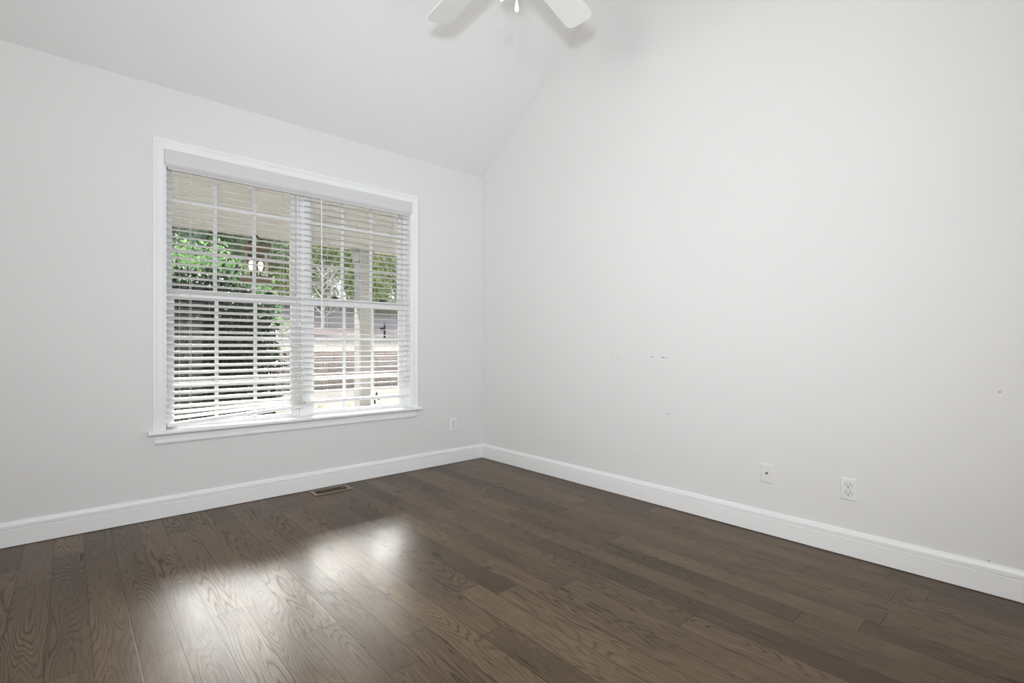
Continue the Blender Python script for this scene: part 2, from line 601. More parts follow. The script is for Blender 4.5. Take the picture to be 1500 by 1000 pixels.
struct(gable(0, .12).build('wall_right', mWALLR))
struct(gable(XW - .12, XW).build('wall_left', mWALL))
struct(MB().box(XW, 0, YB - .12, YB, 0, EAVE + .03).build('wall_back', mWALL))
ce = MB()
prof = [(WT, EAVE - SL * WT), (YR, RIDGE), (YB - .12, EAVE - SL * .12), (YB - .12, EAVE - SL * .12 + .14), (YR, RIDGE + .14), (WT, EAVE - SL * WT + .14)]
prof[0] = (0, EAVE)
prof[5] = (0, EAVE + .14)
prof[2] = (YB, EAVE)
prof[3] = (YB, EAVE + .14)
ce.loft([[(x, y, z) for y, z in prof] for x in (XW - .12, .12)])
struct(ce.build('ceiling', mCEIL))

# baseboards: flat face, groove, square bead, groove, rounded cap
BB = [(.0, .003), (.0145, .003), (.0145, .086), (.0115, .088), (.0115, .091), (.0155, .0935), (.0155, .109), (.0120, .111), (.0105, .1145), (.0085, .122), (.005, .127), (0, .128)]


def baseboard(name, p0, p1, nrm, m0, m1):
    """p0 to p1 along the wall; nrm points into the room; m0, m1 = +1 for an inside mitre"""
    d = (Vector(p1) - Vector(p0)).normalized()
    r0 = [Vector(p0) + Vector(nrm) * o + d * o * m0 + Vector((0, 0, z)) for o, z in BB]
    r1 = [Vector(p1) + Vector(nrm) * o - d * o * m1 + Vector((0, 0, z)) for o, z in BB]
    struct(MB().loft([r0, r1]).build(name, mTRIM))


baseboard('baseboard_front', (XW, 0, 0), (0, 0, 0), (0, -1, 0), 1, 1)
baseboard('baseboard_right', (0, 0, 0), (0, YB, 0), (-1, 0, 0), 1, 1)
baseboard('baseboard_back', (0, YB, 0), (XW, YB, 0), (0, 1, 0), 1, 1)
baseboard('baseboard_left', (XW, YB, 0), (XW, 0, 0), (1, 0, 0), 1, 1)

# ------------------------------------------------------------------ window trim
STZ = 0.520                                                # top of the stool
CAS = [(-.002, 0), (-.002, .007), (.004, .0095), (.012, .0105), (.030, .0125), (.037, .0155), (.042, .0175), (.049, .0180), (.0535, .0165), (.0555, .012), (.0555, 0)]
path = [(OX0, STZ, -1, 0), (OX0, OZ1, -1, 1), (OX1, OZ1, 1, 1), (OX1, STZ, 1, 0)]
rings = [[(px + ox * o, -h, pz + oz * o) for o, h in CAS] for px, pz, ox, oz in path]
struct(MB().loft(rings).build('trim_1', mTRIM))            # mitred casing
st = MB()
nose = [(.0, STZ - .021), (-.044, STZ - .021), (-.050, STZ - .018), (-.0525, STZ - .0105), (-.050, STZ - .003), (-.044, STZ), (0, STZ)]
st.loft([[(x, y, z) for y, z in nose] for x in (-2.497, -.667)])
st.box(OX0, OX1, -.001, .085, STZ - .021, STZ)
struct(st.build('trim_2', mTRIM, smooth=True))             # stool
ap = [(0, .499), (-.018, .499), (-.0185, .492), (-.013, .489), (-.0115, .483), (-.012, .466), (-.0145, .461), (-.0165, .456), (-.0165, .447), (-.0125, .441), (0, .440)]
struct(MB().loft([[(x, y, z) for y, z in ap] for x in (-2.464, -.706)]).build('trim_3', mTRIM))   # apron

# ------------------------------------------------------------------ the two double-hung windows
jb = MB()
jb.box(OX0, OX0 + .012, 0, WT - .01, STZ, OZ1)
jb.box(OX1 - .012, OX1, 0, WT - .01, STZ, OZ1)
jb.box(OX0 + .012, OX1 - .012, 0, WT - .01, OZ1 - .012, OZ1)
struct(jb.build('trim_4', mTRIM))                          # jamb lining
mp = MB()
mp.box(-1.608, -1.552, .072, .165, STZ - .02, OZ1 - .012)
struct(mp.build('trim_5', mTRIM, bevel=.002))              # mullion post between the units


def window(name, x0, x1):
    """x0..x1 outer frame; upper sash outside, lower sash inside"""
    r = empty(name, ((x0 + x1) / 2, .12, STZ))
    r['kind'] = 'structure'
    L = lambda o: setattr(o, 'matrix_parent_inverse', Matrix.Translation(-Vector(r.location)))
    zb, zt = STZ - .02, OZ1 - .012
    fw = .016
    f = MB()
    f.box(x0, x0 + fw, .078, .168, zb, zt)
    f.box(x1 - fw, x1, .078, .168, zb, zt)
    f.box(x0 + fw, x1 - fw, .078, .168, zt - .012, zt)
    f.box(x0 + fw, x1 - fw, .086, .168, zb, zb + .022)
    L(f.build('window_frame', mVINYL, r, bevel=.0015))
    for part, y, za, zc, bz0, bz1, stw, rows in (('upper_sash', .135, 1.325, zt - .012, .052, .036, .029, (1.620, 1.930)),
                                                ('lower_sash', .103, zb + .022, 1.378, .026, .056, .036, (.790, 1.077))):
        a, b = x0 + fw, x1 - fw
        s = MB()
        s.box(a, a + stw, y - .014, y + .014, za, zc)
        s.box(b - stw, b, y - .014, y + .014, za, zc)
        s.box(a + stw, b - stw, y - .014, y + .014, za, za + bz0)
        s.box(a + stw, b - stw, y - .014, y + .014, zc - bz1, zc)
        so = s.build(part, mVINYL, r, bevel=.0025)
        L(so)
        ga, gb, g0, g1 = a + stw, b - stw, za + bz0, zc - bz1
        g = MB().box(ga - .004, gb + .004, y - .002, y + .002, g0 - .004, g1 + .004)
        go = g.build('glass', mGLASS, so)
        mu = MB()
        for k in (1, 2):
            xm = ga + (gb - ga) * k / 3
            mu.box(xm - .010, xm + .010, y - .0075, y + .0075, g0, g1)
        for z in rows:
            mu.box(ga, gb, y - .0070, y + .0070, z - .010, z + .010)
        mo = mu.build('muntins', mVINYL, so)
    for k in (.26, .74):
        xm = x0 + (x1 - x0) * k
        lk = MB()
        lk.lathe([(.020, 0), (.020, .006), (.012, .012), (0.001, .013)], 16, (xm, .106, 1.378))
        lk.tube([(xm, .106, 1.389), (xm + .03, .098, 1.387), (xm + .042, .096, 1.386)], [.006, .005, .003], 8)
        L(lk.build('sash_lock', mLOCK, r, smooth=True))
    return r


window('window_1', OX0 + .012, -1.609)
window('window_2', -1.551, OX1 - .012)

# ------------------------------------------------------------------ blinds
# valance: one moulded board across both blinds
va = MB()
lev = [(2.196, 0, 0), (2.190, -.003, .0), (2.150, -.003, 0), (2.147, 0, .001), (2.122, 0, .001), (2.112, .002, .003), (2.102, .008, .009), (2.094, .016, .016), (2.090, .019, .020), (2.084, .019, .020)]
rg = []
for z, dx, dy in lev:
    xa, xb, ya, yb = OX0 + .003 + max(dx, 0), OX1 - .003 - max(dx, 0), -.016 + dy, .012
    rg.append([(xa, ya, z), (xb, ya, z), (xb, yb, z), (xa, yb, z)])
va.loft(rg)
valance = tag(va.build('blind_valance', mVAL), 'long white moulded valance board across the head of the double window', 'valance')

SY = 0.041
PITCH = .0415


def slat(mb, xa, xb, za, zb, tilt, wid=.050, th=.0038):
    pr = []
    for k in range(6):
        t = -1 + 2 * k / 5
        pr.append((t * wid / 2, .0022 * (1 - t * t)))
    ring = [(a, b + th / 2) for a, b in pr] + [(a, b - th / 2) for a, b in reversed(pr)]
    ct, sn = math.cos(tilt), math.sin(tilt)
    rs = []
    for x, z in ((xa, za), (xb, zb)):
        rs.append([(x, SY + a * ct - b * sn, z + a * sn + b * ct) for a, b in ring])
    mb.loft(rs)


def blind(name, xa, xb, tilt, zlast, rail, label, ladders, lifts, wand_x):
    r = empty(name, ((xa + xb) / 2, SY, 2.10))
    tag(r, label, 'blind', 'window blinds')
    off = Matrix.Translation(-Vector(r.location))

    def P(mb, n, m, **k):
        o = mb.build(n, m, r, **k)
        o.matrix_parent_inverse = off
        return o
    P(MB().box(xa, xb, .016, .066, 2.094, 2.140), 'headrail', mBLIND, bevel=.002)
    rnd = random.Random(4 + int(abs(xa) * 10))
    sl = MB()
    z = 2.064
    zs = []
    while z > zlast:
        zs.append(z)
        z -= PITCH
    zl, zr = rail
    for i, zz in enumerate(zs):
        j = rnd.uniform(-.0012, .0012)
        slat(sl, xa + .003, xb - .003, zz + j, zz + rnd.uniform(-.0012, .0012), tilt + rnd.uniform(-.03, .03))
    if abs(zl - zr) > .01:                                 # last slats sag with the rail
        zf = zs[-1]
        for k in (.42, .80):
            slat(sl, xa + .003, xb - .003, zf + (zl + .02 - zf) * k, zf + (zr + .012 - zf) * k, tilt * (1 - .3 * k))
    so = P(sl, 'slats', mSLAT, smooth=True)
    br = MB()
    rl = [(-.024, -.013), (.024, -.013), (.026, -.010), (.026, .004), (.022, .008), (-.022, .008), (-.026, .004), (-.026, -.010)]
    br.loft([[(x, SY + a, zc + b) for a, b in rl] for x, zc in ((xa + .002, zl), (xb - .002, zr))])
    P(br, 'bottom_rail', mBLIND)
    for lx in ladders:
        t = (lx - xa) / (xb - xa)
        zb = zl + (zr - zl) * t
        ld = MB()
        for yy in (SY - .027, SY + .027):
            ld.tube([(lx, yy, 2.10), (lx, yy, zb)], .0011, 6)
        for zz in zs:
            dz = math.sin(tilt) * .027
            ld.tube([(lx, SY - .027, zz - .004 - dz), (lx, SY + .027, zz - .004 + dz)], .0007, 4)
        P(ld, 'ladder_cord', mCORD)
    for lx in lifts:
        t = (lx - xa) / (xb - xa)
        P(MB().tube([(lx, SY + .030, 2.10), (lx, SY + .030, zl + (zr - zl) * t)], .0011, 6), 'lift_cord', mCORD)
    if not wand_x:                                         # pull cord with its tassel
        px_ = xb - .033
        P(MB().tube([(px_, .012, 2.095), (px_, .008, 1.9), (px_ + .002, .007, 1.19)], .0012, 6), 'pull_cord', mCORD)
        P(MB().lathe([(.002, .034), (.005, .030), (.0065, .016), (.0085, .002), (.006, 0)], 10, (px_ + .002, .007, 1.158)), 'tassel', mBLIND, smooth=True)
    if wand_x:
        wd = MB()
        wd.tube([(wand_x, .008, 2.085), (wand_x + .001, .006, 2.06)], .0022, 8)
        wd.tube([(wand_x + .001, .006, 2.065), (wand_x + .004, .003, 1.18)], .0042, 6)
        wd.lathe([(.0042, 0), (.006, .004), (.006, .03), (.004, .034)], 8, (wand_x + .004, .003, 1.150))
        P(wd, 'tilt_wand', mBLIND, smooth=True)
    return r


blind('window_blind', OX0 + .016, -1.600, math.radians(19), .635, (.546, .600),
      'white slatted blind over the left window, its bottom rail hanging askew', (-2.277, -1.735), (-2.33,), None)
blind('window_blind', -1.585, OX1 - .008, math.radians(1.5), .655, (.622, .622),
      'white slatted blind over the right window with slats open flat and a straight bottom rail', (-1.432, -.883), (-1.15,), -1.478)

# ------------------------------------------------------------------ wall plates


def plate_base(name, m, loc, rz, label, cat, w_=.071, h_=.107):
    """local frame: x to the right, -y out of the wall, z up"""
    r = empty(name, loc, rz)
    tag(r, label, cat)
    pl = MB()
    rr = []
    for dy, ins in ((0, 0), (-.003, 0), (-.0062, .004), (-.0068, .007)):
        a, b = w_ / 2 - ins, h_ / 2 - ins
        rr.append([(-a, dy, -b), (a, dy, -b), (a, dy, b), (-a, dy, b)])
    pl.loft(rr)
    pl.build('cover_plate', m, r)
    return r


def screw(r, z, m):
    o = MB()
    o.loft([[(math.cos(t) * q, y, z + math.sin(t) * q) for t in [2 * PI * k / 12 for k in range(12)]] for q, y in ((.0032, -.0066), (.0030, -.0078), (.0012, -.0082))])
    so = o.build('screw', m, r, smooth=True)
    MB().box(-.0026, .0026, -.0084, -.0080, z - .0004, z + .0004).build('screw_slot', mSLOT, so)


def duplex(loc, rz, label):
    r = plate_base('duplex_outlet', mPLATE, loc, rz, label, 'outlet')
    for zc in (.0185, -.0185):
        f = MB()
        pts = []
        for k in range(24):
            t = 2 * PI * k / 24
            pts.append((.0168 * math.cos(t), max(-.0135, min(.0135, .0168 * math.sin(t)))))
        f.loft([[(a, y, zc + b) for a, b in pts] for y in (-.0066, -.0082)])
        fo = f.build('receptacle', mPLATE, r)
        sl = MB()
        sl.box(-.0080, -.0056, -.0086, -.0080, zc - .001, zc + .0085)
        sl.box(.0056, .0080, -.0086, -.0080, zc - .000, zc + .0075)
        sl.loft([[(.0031 * math.cos(t), y, zc - .0075 + .0031 * math.sin(t)) for t in [2 * PI * k / 12 for k in range(12)]] for y in (-.0080, -.0086)])
        sl.build('slots', mSLOT, fo)
        # dark seam round the receptacle
        g = MB()
        g.loft([[(a * 1.07, y, zc + b * 1.07) for a, b in pts] for y in (-.0064, -.00705)])
        g.build('receptacle_seam', mSTEEL, fo)
    screw(r, 0, mPLATE)
    return r


duplex((-.326, 0, .3345), 0, 'white duplex electrical outlet on the window wall near the room corner')
duplex((0, -2.875, .3245), -PI / 2, 'white duplex electrical outlet on the right wall above the baseboard')
cx = plate_base('coax_wall_plate', mIVORY, (0, -2.498, .3285), -PI / 2, 'ivory cable jack plate with one round connector on the right wall', 'wall plate', .070, .105)
cn = MB()
cn.loft([[(math.cos(t) * q, y, .004 + math.sin(t) * q) for t in [2 * PI * k / 12 for k in range(12)]] for q, y in ((.0062, -.0066), (.0062, -.0095), (.0045, -.0096), (.0045, -.017))])
co = cn.build('connector', mSTEEL, cx)
ch = MB()
ch.loft([[(math.cos(t) * q, y, .004 + math.sin(t) * q) for t in [2 * PI * k / 10 for k in range(10)]] for q, y in ((.0030, -.0170), (.0030, -.0174))])
ch.build('socket_hole', mSLOT, co)
screw(cx, .036, mIVORY)
screw(cx, -.036, mIVORY)

# ------------------------------------------------------------------ floor register
fv = empty('floor_register', (-1.456, -.116, 0))
tag(fv, 'brown metal floor register set in the dark boards below the window', 'vent')
hw, hd = .133, .066
fr = MB()
iw, idp = .108, .044
for (x0, x1, y0, y1) in ((-hw, hw, -hd, -idp), (-hw, hw, idp, hd), (-hw, -iw, -idp, idp), (iw, hw, -idp, idp)):
    fr.box(x0, x1, y0, y1, 0.0, .006)
fr.build('frame', mBRASS, fv, bevel=.0018)
MB().box(-iw - .004, iw + .004, -idp - .004, idp + .004, 0.0004, .0014).build('duct_opening', mVOID, fv)
lv = MB()
for k in range(30):
    xx = -iw + .004 + k * (2 * iw - .008) / 29
    mt = Matrix.Translation((xx, 0, .0036)) @ Matrix.Rotation(math.radians(28), 4, 'Y')
    lv.obox(mt, .0024, 2 * idp, .004)
lv.box(-iw, iw, -.0015, .0015, .0034, .0056)
lv.build('louvers', mBRASSD, fv)
MB().box(.078, .088, -.010, .010, .004, .0085).build('damper_lever', mBRASS, fv)

# ------------------------------------------------------------------ ceiling fan on a downrod from the ridge
HUB = Vector((-1.440, -2.005, 2.745))
fan = empty('ceiling_fan', (HUB.x, HUB.y, HUB.z))
tag(fan, 'white ceiling fan with paddle blades and pull chains hung from the vaulted ceiling', 'ceiling fan')
top = RIDGE - HUB.z
MB().lathe([(.068, top + .01), (.070, top - .05), (.060, top - .075), (.030, top - .10), (.018, top - .105)], 32).build('canopy', mFANW, fan, smooth=True)
MB().tube([(0, 0, top - .10), (0, 0, .10)], .0135, 16).build('downrod', mFANW, fan, smooth=True)
MB().lathe([(.020, .15), (.034, .14), (.040, .115), (.065, .105), (.092, .085), (.100, .055), (.102, .02), (.095, -.01), (.080, -.03), (.060, -.038), (.02, -.038)], 40).build('motor_housing', mFANW, fan, smooth=True)
fwd = math.radians(48.3)
for k in range(5):
    a = fwd - math.radians(36) + k * 2 * PI / 5
    rot = Matrix.Rotation(a, 4, 'Z') @ Matrix.Rotation(math.radians(-10), 4, 'X')
    out = []                                               # half outline r, half width
    halves = [(.195, .054), (.22, .058), (.40, .066), (.56, .0735), (.615, .0755), (.640, .068), (.652, .050), (.658, .028)]
    pts = [(r_, h_) for r_, h_ in halves] + [(r_, -h_) for r_, h_ in reversed(halves)]
    b = MB()
    b.loft([[rot @ Vector((x, y, z)) for x, y in pts] for z in (-.003, .003)])
    bo = b.build('blade', mFANW, fan, bevel=.0015)
    ir = MB()
    ip = [(.085, .020), (.13, .014), (.18, .018), (.215, .034), (.26, .030), (.285, .012)]
    iq = [(x, y) for x, y in ip] + [(x, -y) for x, y in reversed(ip)]
    ir.loft([[rot @ Vector((x, y, z - (.012 if x < .1 else 0))) for x, y in iq] for z in (-.0085, -.0032)])
    ir.build('blade_iron', mFANW, bo)
MB().lathe([(.045, -.036), (.062, -.05), (.064, -.085), (.050, -.105), (.030, -.115), (.012, -.118)], 32).build('switch_housing', mFANW, fan, smooth=True)
lk = MB().lathe([(.045, -.095), (.056, -.10), (.058, -.106), (.045, -.112)], 32).build('light_fitter', mFANW, fan, smooth=True)
MB().lathe([(.050, -.104), (.058, -.112), (.060, -.124), (.054, -.138), (.040, -.149), (.020, -.155), (.003, -.157)], 32).build('glass_bowl', mFROST, fan, smooth=True)
rv = Vector((math.sin(fwd), -math.cos(fwd), 0))            # to the camera's right, for the two chains' spacing
fw3 = Vector((math.cos(fwd), math.sin(fwd), 0))
for dx, dz, nm in ((.031, -.3825, 'a'), (-.029, -.341, 'b')):
    p = rv * dx + fw3 * (-.118)
    pc = MB()
    n = 22
    z0, z1 = -.085, dz + .055
    pc.tube([(p.x * .55, p.y * .55, -.085), (p.x * .97, p.y * .97, -.098), (p.x, p.y, -.112), (p.x, p.y, z1)], .0013, 6)
    co = pc.build('pull_chain', mSTEEL, fan)
    MB().lathe([(.0012, .056), (.0028, .050), (.0058, .036), (.0090, .018), (.0096, .011), (.0078, .004), (.0035, .0)], 16, (p.x, p.y, dz)).build('pull_knob', mFANW, co, smooth=True)

# ------------------------------------------------------------------ porch outside the window
struct(MB().box(-8, 9, WT + .01, 2.85, -.34, -.10).build('porch_floor', mCONC))
struct(MB().box(-8, 9, WT + .01, 2.47, 2.55, 2.60).build('porch_ceiling', mBEIGE))
bm_ = MB()
bm_.box(-8, 9, 2.47, 2.70, 2.305, 2.75)
bm_.box(-8, 9, 2.462, 2.708, 2.29, 2.318)
struct(bm_.build('porch_beam', mBEIGE))
rf = MB()
rf.loft([[(x, y, z) for y, z in ((WT + .01, 3.75), (3.05, 2.50), (3.05, 2.62), (WT + .01, 3.87))] for x in (-8.3, 9.3)])
struct(rf.build('porch_roof', mat('porch_shingles', (.13, .12, .115), .9)))
ext = MB()
ext.box(-8, XW - .12, .0, WT, -.6, 3.8)
ext.box(.12, 9, .0, WT, -.6, 3.8)
struct(ext.build('wall_exterior', mSIDING))


def column(x, y, w_, label):
    r = empty('porch_column', (x, y, -.10))
    tag(r, label, 'column')
    H = 2.39
    sh = MB()
    sh.box(-w_ / 2, w_ / 2, -w_ / 2, w_ / 2, .14, H - .17)
    sh.build('shaft', mCOL, r, bevel=.004)
    cp = MB()
    cp.box(-w_ / 2 - .018, w_ / 2 + .018, -w_ / 2 - .018, w_ / 2 + .018, H - .17, H - .03)
    cp.box(-w_ / 2 - .034, w_ / 2 + .034, -w_ / 2 - .034, w_ / 2 + .034, H - .03, H)
    cp.build('capital', mCOL, r, bevel=.004)
    bs = MB()
    bs.box(-w_ / 2 - .022, w_ / 2 + .022, -w_ / 2 - .022, w_ / 2 + .022, 0, .14)
    bs.build('base', mCOL, r, bevel=.004)
    return r


column(.040, 2.585, .165, 'square white porch column seen through the right window')

# lantern
LN = Vector((-1.464, 1.75, 1.662))
ln = empty('porch_lantern', (LN.x, LN.y, LN.z))
tag(ln, 'lit bronze cage lantern with two bulbs hanging from the porch ceiling', 'lantern')
MB().lathe([(.065, 2.55 - LN.z), (.065, 2.535 - LN.z), (.02, 2.52 - LN.z)], 20).build('ceiling_canopy', mBEIGE, ln, smooth=True)
chn = MB()
zt_, zb_ = 2.52 - LN.z, .455
n = 12
for i in range(n):
    zc = zt_ - (i + .5) * (zt_ - zb_) / n
    hh = (zt_ - zb_) / n * .68
    ww = .008
    axis = Vector((1, 0, 0)) if i % 2 else Vector((0, 1, 0))
    pts = [axis * (ww * math.cos(t)) + Vector((0, 0, zc + hh * math.sin(t))) for t in [2 * PI * k / 10 for k in range(11)]]
    chn.tube(pts, .002, 5, caps=False)
chn.build('chain', mCORD, ln)
hp = MB()
for k in range(4):
    a = PI / 4 + k * PI / 2
    hp.tube([(0, 0, .455), (.045 * math.cos(a), .045 * math.sin(a), .415), (.110 * math.cos(a), .110 * math.sin(a), .352)], .006, 6)
hp.lathe([(.012, .44), (.016, .452), (.010, .466), (.003, .47)], 12)
hp.build('top_arms', mBRONZE, ln)
cage = MB()
cage.lathe([(.112, .352), (.122, .352), (.124, .310), (.112, .308), (.112, .352)], 28, caps=False)
for k in range(6):
    a = k * PI / 3 + .3
    rr = [(.117, .312), (.126, .2), (.130, .05), (.132, .03)]
    cage.tube([(r_ * math.cos(a), r_ * math.sin(a), z) for r_, z in rr], .0075, 6)
cage.lathe([(.128, .040), (.142, .040), (.144, .0), (.128, .0), (.128, .040)], 28, caps=False)
cage.build('cage', mRUST, ln)
MB().lathe([(.108, .310), (.114, .2), (.118, .042)], 28, caps=False).build('glass_shade', mLGLASS, ln, smooth=True)
sk = MB()
sk.tube([(-.05, 0, .02), (.05, 0, .02)], .007, 8)
sk.box(-.125, .125, -.006, .006, .012, .022)
for s_ in (-1, 1):
    sk.tube([(s_ * .042, 0, .02), (s_ * .042, 0, .105)], .010, 10)
sk.build('socket_arm', mBRONZE, ln)
for s_ in (-1, 1):
    MB().lathe([(.010, .105), (.014, .118), (.022, .150), (.024, .168), (.018, .188), (.003, .198)], 16, (s_ * .042, 0, 0)).build('bulb', mBULB, ln, smooth=True)

# ------------------------------------------------------------------ yard
GZ = -.50


def ground_z(x, y):
    if y < 14.9:
        return GZ
    z = .80 + .05 * (y - 15.2)
    if y > 36:
        z += .23 * (min(y, 46) - 36) + .17 * (min(max(0, y - 46), 19)) + .02 * max(0, y - 65)
    return z + .10 * noise.noise(Vector((x * .12, y * .12, 0))) * min(1, (y - 14.9) / 6)


ys = [-.0, 2.9, 6, 10, 14.88]
xs = [-60 + 4 * i for i in range(41)]
lo = MB()
lo.add([(x, y, GZ) for y in (WT + .01, 14.75) for x in (-60, 100)], [(0, 1, 3, 2)])
struct(lo.build('ground_near', mGROUND))
yu = [15.0, 15.6, 17, 19, 22, 25, 28, 31, 34, 35, 36, 37, 38, 39, 40, 41, 42, 43, 44, 46, 50, 56, 64, 80, 110]
hi = MB()
vs = [(x, y, ground_z(x, max(y, 15.0))) for y in yu for x in xs]
nx = len(xs)
hi.add(vs, [(j * nx + i, j * nx + i + 1, (j + 1) * nx + i + 1, (j + 1) * nx + i) for j in range(len(yu) - 1) for i in range(nx - 1)])
struct(hi.build('ground_far', mGROUND, smooth=True))
md = MB()
vs, fs = [], []
nxm, nym = 60, 10
for j in range(nym + 1):
    for i in range(nxm + 1):
        x = -6 + 12 * i / nxm
        y = 2.86 + 2.6 * j / nym
        e = min(1, j / 2, (nym - j) / 3)
        vs.append((x, y, GZ + .005 + .16 * e * (0.7 + .6 * noise.noise(Vector((x * 1.7, y * 1.7, 3)))) - (0.03 if j in (0, nym) else 0)))
for j in range(nym):
    for i in range(nxm):
        a = j * (nxm + 1) + i
        fs.append((a, a + 1, a + nxm + 2, a + nxm + 1))
md.add(vs, fs)
struct(md.build('mulch_bed', mMULCH, smooth=True))

# retaining wall of stacked blocks: lower step in front of the taller tier
rnd = random.Random(7)
rw = empty('retaining_wall', (6, 15.0, GZ))
tag(rw, 'tan and brown stacked block retaining wall across the yard beyond the porch', 'retaining wall')


def courses(mb, y0, y1, z0, n, hgt, x0, x1):
    for r_ in range(n):
        x = x0 - rnd.random() * .4
        while x < x1:
            l = rnd.uniform(.36, .50)
            d = rnd.uniform(-.018, .018)
            g = .010
            mb.loft([[(x + g + i_, y0 + d + i_, z0 + r_ * hgt + .006 + i_), (x + l - g - i_, y0 + d + i_, z0 + r_ * hgt + .006 + i_), (x + l - g - i_, y1, z0 + r_ * hgt + .006 + i_), (x + g + i_, y1, z0 + r_ * hgt + .006 + i_)]
                     for i_ in (0,)] + [[(x + g, y0 + d, z0 + (r_ + 1) * hgt - .006), (x + l - g, y0 + d, z0 + (r_ + 1) * hgt - .006), (x + l - g, y1, z0 + (r_ + 1) * hgt - .006), (x + g, y1, z0 + (r_ + 1) * hgt - .006)]])
            x += l


up_ = MB()
courses(up_, -.05, .20, 0, 6, .205, -12, 14)
up_.build('block_tier', mBLOCK, rw)
lw = MB()
courses(lw, -.42, -.06, 0, 3, .18, -12, 14)
lw.build('lower_step', mBLOCKL, rw)
cp = MB()
courses(cp, -.085, .24, 1.23, 1, .10, -12, 14)
cp.build('cap_course', mBLOCKL, rw)


# ------------------------------------------------------------------ plants
def leaf(mb, p, d, up, ln_, wd):
    s = d.cross(up)
    if s.length < 1e-4:
        s = d.orthogonal()
    s.normalize()
    n_ = s.cross(d).normalized()
    a = p
    b = p + d * ln_ * .5 + s * wd / 2 + n_ * wd * .12
    c = p + d * ln_
    e = p + d * ln_ * .5 - s * wd / 2 + n_ * wd * .12
    mb.add([a, b, c, e], [(0, 1, 2), (0, 2, 3)])


def rdir(r):
    while True:
        v = Vector((r.uniform(-1, 1), r.uniform(-1, 1), r.uniform(-1, 1)))
        if .05 < v.length < 1:
            return v.normalized()


def foliage(n_, rad, cen, ln_, wd, seed, shell=.55, lump=.22, freq=2.3):
    """leaves filling a lumpy ellipsoid, denser toward its surface"""
    r = random.Random(seed)
    mb = MB()
    for _ in range(n_):
        v = rdir(r)
        k = (shell + (1 - shell) * r.random() ** .6) * (1 + lump * noise.noise(v * freq + Vector((seed, 0, 0))) + lump * .6 * noise.noise(v * freq * 2.7 + Vector((0, seed, 0))))
        p = Vector(cen) + Vector((v.x * rad[0], v.y * rad[1], v.z * rad[2])) * k
        d = (v * .7 + rdir(r) * .9).normalized()
        s = r.uniform(.7, 1.3)
        leaf(mb, p, d, rdir(r), ln_ * s, wd * s)
    return mb


def stems(n_, hgt, spread, rad, seed, base=(0, 0, 0)):
    r = random.Random(seed)
    mb = MB()
    for i in range(n_):
        a = 2 * PI * i / n_ + r.uniform(-.4, .4)
        sp_ = spread * r.uniform(.4, 1)
        pts = [Vector(base) + Vector((math.cos(a) * sp_ * t ** 1.4 + r.uniform(-.02, .02) * hgt, math.sin(a) * sp_ * t ** 1.4 + r.uniform(-.02, .02) * hgt, hgt * t)) for t in (0, .25, .5, .75, 1)]
        mb.tube(pts, [rad * q_ for q_ in (1, .85, .65, .45, .2)], 5)
    return mb


# big evergreen shrub beside the porch
sb = empty('evergreen_shrub', (-1.42, 4.45, GZ + .10))
tag(sb, 'large dark evergreen shrub just outside the left window', 'shrub')
_fo = foliage(17000, (.98, .90, 1.22), (0, 0, 1.27), .085, .040, 11, shell=.25, lump=.20)
_sk = foliage(6000, (.95, .88, .62), (0, 0, .55), .085, .040, 13, shell=.25, lump=.20)
_fo.add(_sk.v, _sk.f)
_fo.build('foliage', mLEAFD, sb)
stems(9, 2.1, .65, .022, 12).build('stems', mBARK, sb)
# low plants at the porch edge
low = [
    (-.26, 3.18, .66, .20, mLEAFT, 'small dry tan plant at the left edge of the right window sill view'),
    (.055, 3.02, .70, .15, mLEAFM, 'low leafy green plant in the bed left of the porch column'),
    (.40, 3.06, .70, .17, mLEAFD, 'low dark green plant in the bed right of the porch column base'),
    (.86, 3.05, .70, .17, mLEAFT, 'small dry plant in the bed at the far right of the window view'),
]
for i, (x, y, hh, rr_, m_, lab) in enumerate(low):
    p_ = empty('bed_plant', (x, y, GZ + .06))
    tag(p_, lab, 'plant', 'low plants in the bed along the porch')
    foliage(150, (rr_, rr_, hh * .5), (0, 0, hh * .5), .075, .034, 31 + i, shell=.2).build('foliage', m_, p_)
    stems(5, hh * .9, rr_ * .7, .006, 51 + i).build('stems', mBARK, p_)

# pale bare tree on the bank
dg = empty('bare_tree', (13.35, 39.0, ground_z(13.35, 39.0) - .05))
tag(dg, 'pale bare tree with spreading white branches on the bank beyond the lawn', 'tree')
r = random.Random(21)
tk = MB()
tk.tube([(0, 0, 0), (.03, .02, .8), (0, .05, 1.7), (-.05, 0, 2.6), (.05, 0, 4.2), (0, 0, 5.8)], [.17, .14, .12, .09, .06, .02], 8)
tk.build('trunk', mPALEBARK, dg, smooth=True)
br = MB()


def branch(p, d, ln_, rad, lvl):
    pts = [p]
    q_ = p.copy()
    dd = d.copy()
    for k in range(4):
        dd = (dd + rdir(r) * .16 + Vector((0, 0, .06))).normalized()
        q_ = q_ + dd * ln_ / 4
        pts.append(q_.copy())
    br.tube(pts, [rad, rad * .8, rad * .62, rad * .45, rad * .25], 5)
    if lvl > 0:
        for k in range(4):
            i = r.choice((1, 2, 3, 4))
            nd = (dd + rdir(r) * .85).normalized()
            branch(pts[i], nd, ln_ * r.uniform(.45, .65), rad * .5, lvl - 1)


for k in range(15):
    a = k * 2.4
    z = .9 + k * .27
    branch(Vector((0, 0, z)), Vector((math.cos(a), math.sin(a), .75)).normalized(), r.uniform(2.0, 3.0) * (1 - .025 * k), .062, 2)
br.build('branches', mPALEBARK, dg)

